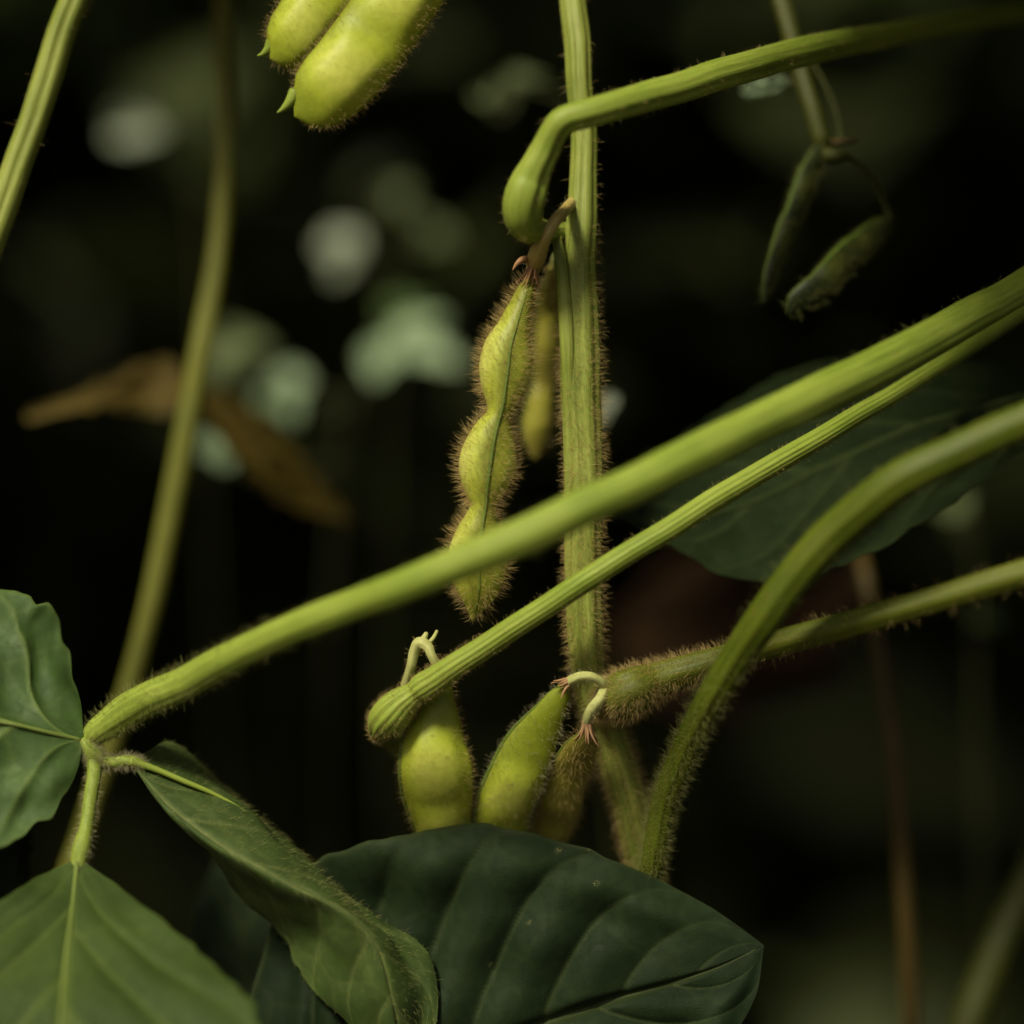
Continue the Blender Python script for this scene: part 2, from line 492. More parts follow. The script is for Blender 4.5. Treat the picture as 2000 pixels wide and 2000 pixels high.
def pod(pts, mat, parent, roll=0.0, beans=(), sig=0.09, lens=1.25, beak=None, hair=(1500, 0.0016), seed=1, hmat='hair', seam=True, label=None, n=None, edge_hair=0.0):
    """pts rows: px, py, dy, half-breadth(px), half-thickness(px), base to tip; roll 0 = seam faces the lens"""
    rows = np.array([[*P(p[0], p[1], p[2]), p[3]*SCL(p[2]), p[4]*SCL(p[2])] for p in pts])
    n = n or 110
    nv = 44
    R = spline(rows, n)
    C, bb, aa = R[:, :3], np.maximum(R[:, 3], 0.0001), np.maximum(R[:, 4], 0.0001)
    C = C + np.stack([smooth_noise(n, 9, 0.00008) for _ in range(3)], 1)
    T, D, S = frames(C)
    cr, sr = math.cos(roll), math.sin(roll)
    B = D*cr + S*sr
    A = np.cross(T, B)
    ph = np.linspace(0, 2*math.pi, nv, endpoint=False)
    t = np.linspace(0, 1, n)
    sp = np.sin(ph); cp = np.cos(ph)
    sh = np.sign(sp) * np.abs(sp)**lens
    bump = np.zeros(n)
    for bt, bh in beans:
        bump += bh * np.exp(-((t - bt) / sig)**4)
    core = np.clip(1.15 - (cp/0.80)**4, 0, 1)
    thick = aa[:, None] * (1 + bump[:, None] * core[None, :])
    G = C[:, None] + (bb[:, None]*cp[None, :])[..., None]*B[:, None] + (thick*sh[None, :])[..., None]*A[:, None]
    sa = np.zeros(n)
    for bt, bh in beans:
        sa += np.exp(-((t - bt) / sig)**2)
    seedv = np.clip(sa[:, None] * np.clip(np.abs(sp)[None, :]*1.25 - 0.15, 0, 1), 0, 1)
    V = G.reshape(-1, 3)
    q = grid_faces(n, nv, True)
    c0, c1 = len(V), len(V) + 1
    V = np.vstack([V, C[0], C[-1] + T[-1]*aa[-1]])
    j = np.arange(nv); j2 = (j+1) % nv
    tr = np.concatenate([np.stack([np.full(nv, c0), j2, j], 1), np.stack([np.full(nv, c1), (n-1)*nv+j, (n-1)*nv+j2], 1)])
    o = mk('pod', V, q, tr, mat, parent, attrs={'seed': np.append(seedv.ravel(), [0, 0])})
    if label:
        o['label'] = label
    if seam:
        for k in (0,):
            line = G[2:-1, k]
            rr = np.clip(np.sin(np.linspace(0.15, math.pi - 0.1, len(line))), 0.2, 1) * 0.00030
            tube('seam', np.hstack([line[::3], rr[::3, None]]), M['seam'], o, n=90, nv=8, world=True, wob=0.1)
    if beak:
        tube('beak', beak, M['petiole'], o, n=18, nv=10, wob=0.05)
    if hair[0]:
        hairs(o, G, True, hair[0], hair[1], M[hmat], seed=seed, lean=-0.15, mask=np.ones((n, 1))*np.clip(np.abs(cp)**6 + 1.0 - edge_hair, 0.02, 1)[None, :])
    return o, G

def calyx(parent, px, py, dy, dirx, diry, size, n=5, seed=3, mat='calyx'):
    """withered sepals: small curled pointed lobes round the pod's foot"""
    r = np.random.default_rng(seed)
    c = P(px, py, dy)
    s = SCL(dy)
    ax = norm(np.array([dirx, 0.0, -diry]))
    u = norm(np.cross(ax, [0, -1, 0.2])); v = np.cross(ax, u)
    for k in range(n):
        an = 2*math.pi*k/n + r.normal(0, 0.3)
        out = u*math.cos(an) + v*math.sin(an)
        ln = size * s * r.uniform(0.75, 1.35)
        bend = r.uniform(-0.1, 0.7)
        pts = []
        for t in (0, 0.3, 0.6, 0.85, 1.0):
            p = c + out * (6*s + ln*bend*t*t) + ax * ln * t
            pts.append([*p, max(0.12, (1 - t)**0.6) * 4.2 * s])
        tube('sepal', pts, M[mat], parent, n=14, nv=8, world=True, wob=0.12)

def leaf(lines, mat, parent, vs=None, midv=0.5, nu=110, nv=72, nveins=7, pucker=0.0007, slope=0.34, flip=1.0, edge=0.00026, world=False, name='leaf', vw=0.05, midrib=True, seed=1, label=None, notch=None, crumple=0.0003):
    """blade lofted through smooth lines from base to tip (edge, midrib, edge ...), quilted between its veins"""
    r = np.random.default_rng(seed)
    rows = [spline(np.array(l_ if world else [P(*p) for p in l_]), nu) for l_ in lines]
    K = len(rows)
    vs = np.array(vs if vs is not None else np.linspace(0, 1, K))
    vv = np.linspace(0, 1, nv)
    st = np.stack(rows, 1)
    m = np.zeros_like(st)
    sl_ = np.diff(st, axis=1) / np.diff(vs)[None, :, None]
    m[:, 0] = sl_[:, 0]; m[:, -1] = sl_[:, -1]
    for i in range(1, K - 1):
        h0, h1 = vs[i]-vs[i-1], vs[i+1]-vs[i]
        m[:, i] = (sl_[:, i-1]*h1 + sl_[:, i]*h0) / (h0+h1)
    i = np.clip(np.searchsorted(vs, vv, side='right') - 1, 0, K-2)
    h = (vs[i+1]-vs[i])[None, :, None]
    x = ((vv - vs[i]) / (vs[i+1]-vs[i]))[None, :, None]
    G = ((2*x**3-3*x**2+1)*st[:, i] + (x**3-2*x**2+x)*h*m[:, i] + (-2*x**3+3*x**2)*st[:, i+1] + (x**3-x**2)*h*m[:, i+1])
    u = np.linspace(0, 1, nu)[:, None] * np.ones((1, nv))
    wv = np.where(vv < midv, (midv - vv)/midv, (vv - midv)/(1-midv))[None, :] * np.ones((nu, 1))
    side = np.where(vv < midv, 0.0, 0.35)[None, :]
    # veins: phase counts side veins along the blade
    bend = slope*wv + 0.16*wv**2
    jit = 0.12*np.sin(u*5 + wv*1.5 + seed) + 0.06*np.sin(u*9 + wv*3 + 2*seed) + 0.03*np.sin(wv*7 + u*3 + seed)
    ph = (u - bend*(1 - 0.55*u)) * nveins + side + jit
    bay = np.floor(ph).astype(int) + (vv < midv)[None, :]*40
    fr = np.abs(ph - np.round(ph))
    alive = 1/(1+np.exp(-(ph - (-0.4))*8))
    vein2 = np.exp(-(fr/vw)**2) * alive * np.clip(1.15 - wv, 0, 1)**0.5
    vein1 = np.exp(-(wv/(0.022 + 0.015*(1-u)))**2)
    cr = (wv*5 + 0.8*np.sin(ph*6.28 + seed) + 0.6*np.sin(u*19+seed) + 0.37*bay)
    cf = np.abs(cr - np.round(cr))
    vein3 = np.exp(-(cf/0.09)**2) * np.clip(wv*4, 0, 1)*np.clip((1-wv)*4, 0, 1)*(1-vein2)
    amp = 0.45 + 0.75*np.abs(np.sin(bay*12.9898 + seed*3.1))
    quilt = np.sin(np.pi*np.clip(fr, 0, 0.5)) * np.sin(np.pi*np.clip(wv, 0, 1)**0.8)**0.7 * amp
    quilt = quilt*alive * np.clip(np.sin(np.pi*u)*1.5, 0, 1) * (1 - 0.55*u)
    z = pucker*(quilt - 0.54*vein1 - 0.12*vein2)
    for q_ in range(5):
        fx, fy, p0 = r.uniform(2, 9), r.uniform(2, 7), r.uniform(0, 6)
        z = z + crumple*0.4*np.sin(fx*u*3 + fy*wv*2.2 + p0) * np.clip(wv*2, 0, 1) * np.sin(np.pi*u)**0.5
    z = z + crumple * np.sin(u*31 + seed) * np.sin(u*13) * np.clip(wv - 0.55, 0, 1)*2
    wloc = np.linalg.norm(G[:, 0] - G[:, -1], axis=1); wloc = np.clip(1.25*wloc/wloc.max(), 0, 1)
    z = z * wloc[:, None]
    Gu = np.gradient(G, axis=0); Gv = np.gradient(G, axis=1)
    N = norm(np.cross(Gu, Gv)) * flip
    # side margin unevenness
    Gvn = norm(Gv)
    e0 = (smooth_noise(nu, 26, edge) + smooth_noise(nu, 55, edge*0.7))[:, None]
    fade = np.clip(wv[0]*3 - 2, 0, 1)[None, :, None] * np.sin(np.pi*np.linspace(0, 1, nu))[:, None, None]
    G = G + Gvn * e0[:, None, :] * fade * np.where(vv < midv, -1, 1)[None, :, None]
    G = G + N * z[..., None]
    if notch:
        un, vn, wd, dp = notch
        k = np.exp(-((u - un)/wd)**2) * np.clip((np.abs(np.linspace(0, 1, nv)[None, :] - vn) < 0.25)*(wv-0.6)*2.5, 0, 1)
        G = G - Gvn * np.where(vv < midv, -1, 1)[None, :, None] * (k*dp)[..., None]
    arc = np.linalg.norm(np.diff(rows[K//2], axis=0), axis=1).sum()
    # thin but real blade: a second sheet closes it underneath
    th = 0.00022
    V = np.vstack([G.reshape(-1, 3), (G - N*th).reshape(-1, 3)])
    q = grid_faces(nu, nv, False)
    q2 = q[:, ::-1] + nu*nv
    idx = np.arange(nu*nv).reshape(nu, nv)
    rim = np.concatenate([idx[:, 0], idx[-1, 1:], idx[-2::-1, -1], idx[0, -2:0:-1]])
    rim2 = np.roll(rim, -1)
    qr = np.stack([rim, rim2, rim2 + nu*nv, rim + nu*nv], 1)
    vein = np.clip(vein1 + 0.75*vein2 + 0.10*vein3 + 0.45*np.clip((wv - 0.965)/0.03, 0, 1), 0, 1).ravel()
    o = mk(name, V, np.vstack([q, q2, qr]), None, mat, parent, attrs={'vein': np.concatenate([vein, vein])})
    if label:
        o['label'] = label
    if midrib:
        jm = int(round(midv*(nv-1)))
        ln = G[1:-2:3, jm] + N[1:-2:3, jm]*0.00005
        rr = np.linspace(1, 0.25, len(ln)) * 0.00034
        tube('midrib', np.hstack([ln, rr[:, None]]), M['leafrib_pale' if mat in (M['leaf'], M['leaf_near']) else 'leafrib_dim' if mat == M['leaf_dark'] else 'leafrib'], o, n=70, nv=8, world=True, wob=0.05)
    return o, G, N
M['leafrib_pale'] = stem_material('midrib_pale', (0.09, 0.13, 0.022), (0.13, 0.175, 0.035), (0.17, 0.22, 0.05), brown_amt=0.1, sss=0.0)
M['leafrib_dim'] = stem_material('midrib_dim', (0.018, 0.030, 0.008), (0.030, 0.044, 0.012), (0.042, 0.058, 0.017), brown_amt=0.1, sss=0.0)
M['leafrib'] = stem_material('midrib_green', (0.05, 0.075, 0.016), (0.08, 0.11, 0.028), (0.11, 0.14, 0.04), brown_amt=0.1, sss=0.0)

def quick_leaf(name, base, tip, side, width, mat, parent, droop=0.15, fold=0.25, nu=26, nv=16, nveins=6, pucker=0.0006, seed=1):
    """a plain leaflet given in metres by its foot, its point and the direction of its width"""
    base, tip, side = map(lambda a: np.array(a, float), (base, tip, side))
    L = np.linalg.norm(tip - base)
    ax = norm(tip - base)
    side = norm(side - ax*np.dot(side, ax))
    nrm = np.cross(ax, side)
    mid, le, ri = [], [], []
    for t in np.linspace(0, 1, 7):
        wdt = width/2 * (math.sin(math.pi*t**0.72)**0.85 if 0 < t < 1 else 0)
        c = base + ax*L*t - nrm*droop*L*(t*t - t)
        mid.append(c)
        le.append(c - side*wdt + nrm*fold*wdt)
        ri.append(c + side*wdt + nrm*fold*wdt)
    return leaf([le, mid, ri], mat, parent, nu=nu, nv=nv, nveins=nveins, pucker=pucker, world=True, name=name, midrib=False, seed=seed, crumple=0.0004)[0]

def ground_loc(px, py, dy, dx=0.0, ddy=0.0):
    p = P(px, py, dy)
    return (float(p[0] + dx), float(p[1] + ddy), 0.0)

def to_ground(rows, loc, r):
    """extra rows (world) that carry a stem from its last row in the picture to the soil at loc"""
    a = np.array(rows[-1][:3]); b_ = np.array(loc)
    out = []
    for t in (0.25, 0.55, 0.85, 1.0):
        p = a*(1-t) + b_*t
        p[0] += 0.004*math.sin(t*7)
        out.append([*p, r*(1+0.15*t)])
    out[-1][2] = -0.004
    return rows + out

def W(pts):
    return [[*P(p[0], p[1], p[2]), p[3]*SCL(p[2])] for p in pts]

# ------------------------------------------------------------------ soil
gs = 70
xs = np.concatenate([np.linspace(-40, -1.5, 12), np.linspace(-1.4, 1.4, 60), np.linspace(1.5, 40, 12)])
ys = np.concatenate([np.linspace(-40, -1.2, 10), np.linspace(-1.1, 2.0, 66), np.linspace(2.2, 60, 14)])
X, Y = np.meshgrid(xs, ys, indexing='ij')
Z = 0.012*np.sin(X*17+1)*np.sin(Y*13) + 0.006*np.sin(X*41)*np.sin(Y*37+2)
near = np.exp(-((X**2 + Y**2)/6.0))
Gd = np.stack([X, Y, Z*near], -1)
soil = mk('ground', Gd.reshape(-1, 3), grid_faces(len(xs), len(ys), False), None, M['soil'])
soil['kind'] = 'structure'

# ------------------------------------------------------------------ soybean plant with the three-seeded pod
loc = ground_loc(1270, 1000, 14)
A_ = thing('soybean_plant', loc, 'soybean plant with upright hairy grooved stem and long bristly three-seeded pod', 'plant', 'soybean plants in the row')
stem_rows = W([(1040, -1500, 40, 20), (1068, -900, 30, 22), (1095, -300, 16, 25), (1120, 0, 10, 27), (1130, 110, 8, 27), (1139, 240, 7, 26), (1142, 340, 6, 27),
               (1136, 430, 5, 31), (1131, 530, 4.5, 36), (1134, 700, 4, 40), (1140, 900, 3.5, 38), (1141, 1050, 3.5, 36), (1142, 1200, 4, 36),
               (1149, 1300, 5, 33), (1160, 1370, 6, 34), (1190, 1440, 8, 36), (1228, 1560, 10, 35), (1258, 1690, 12, 34), (1275, 2000, 13, 34), (1280, 2300, 14, 35)])
stem_rows = to_ground(stem_rows, loc, 0.0032)
stem, Gs = tube('stem', stem_rows, M['stem'], A_, n=520, nv=40, world=True,
                grooves=[(0.12, 0.20, 0.16), (-0.85, 0.16, 0.13), (1.05, 0.2, 0.15), (2.4, 0.3, 0.12), (-2.3, 0.3, 0.12)])
zz = Gs[:, :, 2]
ppy = 1000 - (zz - ZC)/SCL(5)
hairs(stem, Gs, True, 15000, 0.0012, M['hair'], mask=np.clip((ppy-330)/500, 0.04, 1)*(ppy < 2100), seed=11, lean=0.1, spread=0.4)
# left-hand rib that runs down the stem from the pod's axil
tube('rib', W([(1088, 462, 3, 8), (1094, 505, 2.6, 12), (1101, 560, 2.4, 14), (1107, 640, 2.2, 15), (1111, 760, 2.4, 14), (1114, 920, 2.6, 13), (1115, 1100, 3.2, 12), (1122, 1280, 4.2, 9)]), M['stem'], stem, world=True, nv=14)

# petiole A with swollen foot
pa, Ga = tube('petiole', [(1116, 452, 9, 20), (1085, 455, 5, 22), (1055, 452, 0, 27), (1036, 446, -4, 35), (1022, 430, -6.5, 39), (1020, 408, -7.5, 42), (1026, 382, -8, 43), (1037, 352, -8, 39), (1047, 330, -8.5, 34), (1066, 291, -9, 31), (1083, 256, -10, 30), (1094, 240, -10.5, 31),
              (1110, 231, -10.5, 31), (1140, 224, -10.5, 31), (1300, 177, -6, 33), (1420, 141, -1, 33), (1545, 106, 7, 32), (1690, 76, 17, 27), (1850, 47, 30, 23), (2050, 10, 46, 20), (2350, -60, 70, 20), (2600, -160, 88, 18)],
              M['petiole'], A_, grooves=[(0.75, 0.25, 0.15), (-1.2, 0.3, 0.08), (0.0, 0.15, 0.06)], ridges=(9, 0.015), nv=48, slim=0.95)
hairs(pa, Ga, True, 2200, 0.0007, M['hair'], seed=12)
# petiole D (lower, swollen bristly foot)
pd, Gp = tube('petiole', [(1165, 1392, 7, 18), (1178, 1384, 4, 26), (1192, 1372, 2, 38), (1210, 1361, 1, 47), (1238, 1347, 0, 46), (1272, 1333, 1, 38), (1312, 1318, 1, 33), (1380, 1298, 0, 30),
              (1500, 1262, -3, 27), (1700, 1207, -9, 27), (2000, 1119, -15, 28), (2250, 1040, -20, 28), (2500, 960, -24, 26)],
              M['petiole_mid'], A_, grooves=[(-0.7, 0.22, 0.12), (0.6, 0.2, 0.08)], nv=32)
px_ = 1000 + Gp[:, :, 0]/SCL(2)
hairs(pd, Gp, True, 5200, 0.0011, M['hair'], mask=np.clip((1480-px_)/250, 0.05, 1), seed=13, lean=-0.25)
# petiole E (arching away from the stem's lower part)
pe, Ge = tube('petiole', [(1262, 1790, 11, 22), (1266, 1740, 8, 24), (1277, 1680, 5, 26), (1299, 1560, 2, 27), (1343, 1450, -2, 30), (1410, 1330, -8.5, 34), (1500, 1195, -14, 38), (1630, 1040, -18, 41),
              (1750, 943, -22, 40), (1900, 868, -24, 38), (2000, 822, -25, 37), (2300, 715, -28, 35), (2600, 620, -25, 32)],
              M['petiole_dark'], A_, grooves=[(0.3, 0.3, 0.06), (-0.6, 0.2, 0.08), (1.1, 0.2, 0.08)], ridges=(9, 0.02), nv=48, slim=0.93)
py_ = 1000 - (Ge[:, :, 2]-ZC)/SCL(0)
hairs(pe, Ge, True, 6000, 0.0012, M['hair_green'], mask=np.clip((py_-1250)/300, 0.06, 1), seed=14, lean=0.3)

# main pod, seen along its seam
mp = [(1036, 548, 1.5, 12, 8), (1030, 562, 1.2, 22, 14), (1016, 600, 1, 32, 21), (1003, 640, 0.8, 38, 29), (991, 680, 0.6, 43, 42), (987, 718, 0.4, 44, 46), (983, 758, 0.2, 42, 37), (979, 790, 0, 38, 25), (974, 809, 0, 37, 21), (968, 829, 0, 38, 30),
      (960, 860, 0, 42, 42), (952, 900, 0, 45, 50), (947, 940, -0.2, 43, 43), (945, 968, -0.2, 39, 31), (944, 987, -0.2, 37, 23), (941, 1006, -0.2, 37, 27), (936, 1040, -0.2, 41, 40), (933, 1080, 0, 43, 51), (931, 1110, 0, 41, 52),
      (931, 1140, 0, 36, 43), (930, 1170, 0, 26, 29), (927, 1196, 0, 12, 12), (924, 1213, 0, 3, 2.5)]
mp = [(x, y, d, b_, a_*1.13) for x, y, d, b_, a_ in mp]
mpod, Gm = pod(mp, M['pod'], A_, roll=-0.13, beans=[(0.24, 0.0), (0.53, 0.0), (0.82, 0.0)], sig=0.13, lens=1.0, hair=(0, 0), n=150, label='long bristly pod with three bulging seeds and a dark seam')
hairs(mpod, Gm, True, 6800, 0.0014, M['hair'], seed=15, lean=-0.06, spread=0.26, down=-0.05, bendy=0.13)
stalk([(1128, 384, 8, 10), (1112, 402, 3, 12), (1099, 416, -1.5, 12), (1084, 432, -4, 13), (1068, 456, -4.5, 13), (1056, 480, -3, 15), (1049, 500, -1.5, 17), (1044, 517, 0, 16), (1040, 536, 1, 13), (1036, 552, 1.5, 11)], A_, seed=93, mat='pedicel_tan')
calyx(mpod, 1046, 510, -0.5, -0.35, 1, 44, n=9, seed=5)
tube('sepal', [(1032, 506, -1, 7), (1018, 508, -2, 6), (1008, 517, -2, 4), (1001, 528, -2, 1)], M['calyx'], mpod, n=14, nv=8)
# pod hanging behind the stem's axil
bp = [(1082, 520, 14, 8, 6), (1078, 560, 18, 20, 10), (1072, 620, 22, 27, 15), (1070, 690, 24, 29, 17), (1064, 750, 25, 25, 13), (1058, 775, 25, 27, 15), (1053, 820, 26, 33, 19), (1050, 860, 26, 26, 14), (1048, 895, 26, 6, 4)]
pod(bp, M['pod_dull'], A_, roll=1.2, beans=[(0.40, 0.3), (0.80, 0.4)], hair=(700, 0.0013), seed=16, label='blurred olive pod hanging behind the bristly pod')
tube('pedicel', [(1112, 470, 6, 8), (1096, 490, 9, 9), (1085, 510, 13, 9), (1082, 530, 15, 9)], M['pedicel'], A_, n=24, nv=12)

# pods under the lower node
stalk([(1186, 1362, 2, 12), (1182, 1345, 0, 12), (1172, 1330, -1.2, 12), (1155, 1321, -1.6, 12), (1136, 1321, -1.4, 12), (1118, 1328, -0.8, 11), (1104, 1338, 0, 9)], A_, seed=91)
stalk([(1180, 1350, -0.5, 10), (1172, 1366, -1.5, 10.5), (1158, 1383, -1.5, 11), (1149, 1400, -1, 10), (1146, 1420, 0, 8)], A_, seed=92)
p3 = [(1104, 1335, 0.5, 7, 6), (1096, 1352, 1, 17, 10), (1073, 1395, 2, 31, 14), (1040, 1450, 3.5, 48, 17), (1012, 1510, 5, 55, 20), (990, 1570, 7, 56, 20), (972, 1640, 9.5, 50, 16), (958, 1720, 12, 30, 11), (950, 1770, 13, 4, 3)]
p3o, _ = pod(p3, M['pod_bright'], A_, roll=1.42, beans=[(0.50, 0.55), (0.80, 0.5)], sig=0.12, hair=(2200, 0.0010), seed=17, hmat='hair_pale', edge_hair=0.82, label='yellow-green pod hanging from a curved pale stalk')
calyx(p3o, 1117, 1328, -0.6, -1, 0.45, 30, n=10, seed=8)
p4 = [(1146, 1424, 0.5, 8, 6), (1143, 1438, 1.5, 22, 11), (1126, 1475, 4, 36, 14), (1104, 1530, 8, 44, 15), (1086, 1590, 12, 46, 15), (1068, 1650, 15, 38, 13), (1054, 1720, 17, 8, 5)]
p4o, _ = pod(p4, M['pod_dull'], A_, roll=1.35, beans=[(0.45, 0.4), (0.78, 0.4)], sig=0.12, hair=(1500, 0.0014), seed=18, label='dull brownish pod with a frayed calyx')
calyx(p4o, 1147, 1408, -0.4, -0.05, 1, 34, n=11, seed=9)
# two blunt pods hanging from the node above
t1 = [(985, -330, 4, 10, 8), (960, -290, 2, 30, 16), (900, -190, 0, 62, 26), (835, -90, -1, 74, 30), (774, 4, -2, 76, 31), (724, 76, -2.5, 76, 31), (678, 136, -3, 75, 31), (640, 178, -3, 70, 29), (613, 204, -3, 56, 23), (595, 217, -3, 37, 15), (583, 224, -3, 16, 8), (578, 227, -3, 4, 3)]
pod(t1, M['pod_bright'], A_, roll=1.48, beans=[(0.30, 0.45), (0.57, 0.45), (0.83, 0.45)], sig=0.105, lens=1.0, hair=(2400, 0.0009), seed=19, n=130, seam=False, edge_hair=0.95,
    beak=[(578, 180, -3, 14), (566, 199, -3.2, 11), (553, 212, -3.2, 6), (541, 220, -3.2, 1.5)], label='blunt smooth yellow-green pod with a tiny green beak')
t2 = [(960, -380, 10, 10, 8), (880, -300, 8, 36, 16), (790, -200, 6, 62, 24), (705, -100, 5, 66, 28), (640, -20, 4, 66, 28), (598, 45, 3.5, 64, 28), (568, 85, 3.5, 58, 24), (548, 104, 3.5, 42, 17), (536, 113, 3.5, 20, 9), (530, 116, 3.5, 4, 3)]
pod(t2, M['pod_bright'], A_, roll=1.45, beans=[(0.33, 0.4), (0.62, 0.4), (0.87, 0.5)], sig=0.10, lens=1.0, hair=(2400, 0.0010), seed=20, n=120, seam=False, edge_hair=0.92,
    beak=[(532, 86, 3.5, 15), (522, 98, 3.4, 9), (512, 106, 3.4, 5), (503, 109, 3.4, 2)], label='shorter blunt pod tucked against its larger neighbour')
tube('pedicel', [(1085, -420, 16, 14), (1050, -400, 12, 12), (1010, -370, 7, 12), (985, -335, 4, 11)], M['pedicel'], A_, n=24, nv=12)
tube('pedicel', [(1050, -400, 12, 10), (1000, -400, 11, 10), (962, -382, 10, 10)], M['pedicel'], A_, n=20, nv=12)

# ------------------------------------------------------------------ soybean plant with the knob-ended petiole
loc = ground_loc(880, 1000, 24)
B_ = thing('soybean_plant', loc, 'soybean plant with thin ribbed petiole ending in a round knob above a plump pod', 'plant', 'soybean plants in the row')
pb, Gb = tube('petiole', [(752, 1438, 10, 14), (741, 1424, 3, 22), (750, 1411, 2, 34), (766, 1394, 1, 38), (786, 1374, 0.5, 33), (803, 1360, 0, 26), (813, 1352, 0, 24), (822, 1345, -0.5, 28), (845, 1330, -1, 28), (880, 1306, -2, 25),
              (949, 1262, -3, 23), (1040, 1202, -4.5, 22), (1136, 1138, -6, 22), (1300, 1037, -6, 22), (1400, 973, -4, 22), (1600, 856, 1, 20), (1800, 735, 9, 17), (1980, 620, 18, 15), (2250, 450, 35, 14), (2500, 300, 50, 14)],
              M['petiole'], B_, grooves=[(0.5, 0.12, 0.10), (0.05, 0.10, 0.09), (-0.45, 0.12, 0.11), (1.1, 0.15, 0.10)], ridges=(11, 0.025), nv=64)
px_ = 1000 + Gb[:, :, 0]/SCL(0)
hairs(pb, Gb, True, 3200, 0.0006, M['hair'], mask=np.clip((1050-px_)/250, 0.12, 1), seed=21)
brows = W([(745, 1430, 5, 20), (775, 1450, 18, 22), (815, 1500, 26, 24), (850, 1600, 28, 26), (875, 1800, 28, 27), (885, 2100, 26, 28), (890, 2300, 25, 28)])
tube('stem', to_ground(brows, loc, 0.0028), M['stem'], B_, n=160, nv=20, world=True)
p2 = [(868, 1300, 3, 8, 6), (866, 1330, 3.2, 17, 10), (858, 1385, 3.4, 36, 17), (851, 1440, 3.6, 58, 24), (851, 1500, 4, 71, 27), (857, 1560, 5.5, 66, 27), (870, 1620, 8, 54, 22), (888, 1690, 10, 36, 16), (900, 1750, 11, 4, 3)]
pod(p2, M['pod_bright'], B_, roll=1.5, beans=[(0.40, 0.5), (0.68, 0.5)], sig=0.13, hair=(1800, 0.0009), seed=22, edge_hair=0.9, label='plump yellow-green pod tapering up to the ribbed petiole')
tube('pedicel', [(790, 1390, 8, 9), (822, 1350, 5, 9), (845, 1318, 3.5, 9), (862, 1314, 3, 9)], M['pedicel'], B_, n=24, nv=12)
rc, Grc = tube('raceme', [(785, 1390, 8, 12), (795, 1335, 4, 11), (804, 1298, 2, 10), (811, 1270, 1.5, 12), (820, 1256, 1, 14), (834, 1262, 0.5, 13), (843, 1280, 0, 11), (852, 1298, 0.5, 12), (855, 1308, 1, 8)], M['pedicel'], B_, n=60, nv=16, wob=0.15, ridges=(5, 0.06))
hairs(rc, Grc, True, 260, 0.0006, M['hair'], seed=94, radius=0.00002)
tube('raceme', [(822, 1254, 1, 9), (830, 1243, 1, 7), (833, 1236, 1, 5)], M['pedicel'], B_, n=14, nv=10, wob=0.1)
tube('raceme', [(838, 1256, 1, 5), (847, 1245, 1, 4), (854, 1232, 1.5, 3)], M['pedicel'], B_, n=14, nv=8, wob=0.1)

# ------------------------------------------------------------------ soybean plant whose long petiole carries the three-part leaf
loc = (0.135, 0.060, 0.0)
C_ = thing('soybean_plant', loc, 'soybean plant with long stout petiole reaching across to a three-part green leaf', 'plant', 'soybean plants in the row')
pc, Gc = tube('petiole', [(172, 1462, 1, 16), (180, 1440, 0.5, 24), (217, 1410, 0, 32), (373, 1324, -7, 34), (500, 1260, -13.5, 33), (640, 1201, -20, 33), (800, 1140, -25, 36), (1000, 1058, -27, 39), (1170, 975, -26, 40), (1300, 917, -24, 41),
              (1500, 817, -19, 41), (1700, 722, -11, 41), (1900, 615, -4, 37), (2050, 530, 6, 34), (2250, 420, 24, 33), (2500, 300, 44, 32), (2700, 250, 60, 34)],
              M['petiole'], C_, grooves=[(0.5, 0.16, 0.05), (-0.1, 0.14, 0.05), (-0.9, 0.2, 0.06)], ridges=(13, 0.018), nv=64, slim=0.93)
px_ = 1000 + Gc[:, :, 0]/SCL(0)
hairs(pc, Gc, True, 4200, 0.0010, M['hair_green'], mask=np.clip((650-px_)/380, 0.08, 1), seed=31, lean=0.2)
crow = [[0.135, 0.06, ZC + 0.25, 0.0022], [0.137, 0.061, ZC + 0.15, 0.0024], [0.136, 0.060, ZC + 0.055, 0.0028]]
tube('stem', to_ground(crow, loc, 0.0032), M['stem'], C_, n=160, nv=20, world=True)
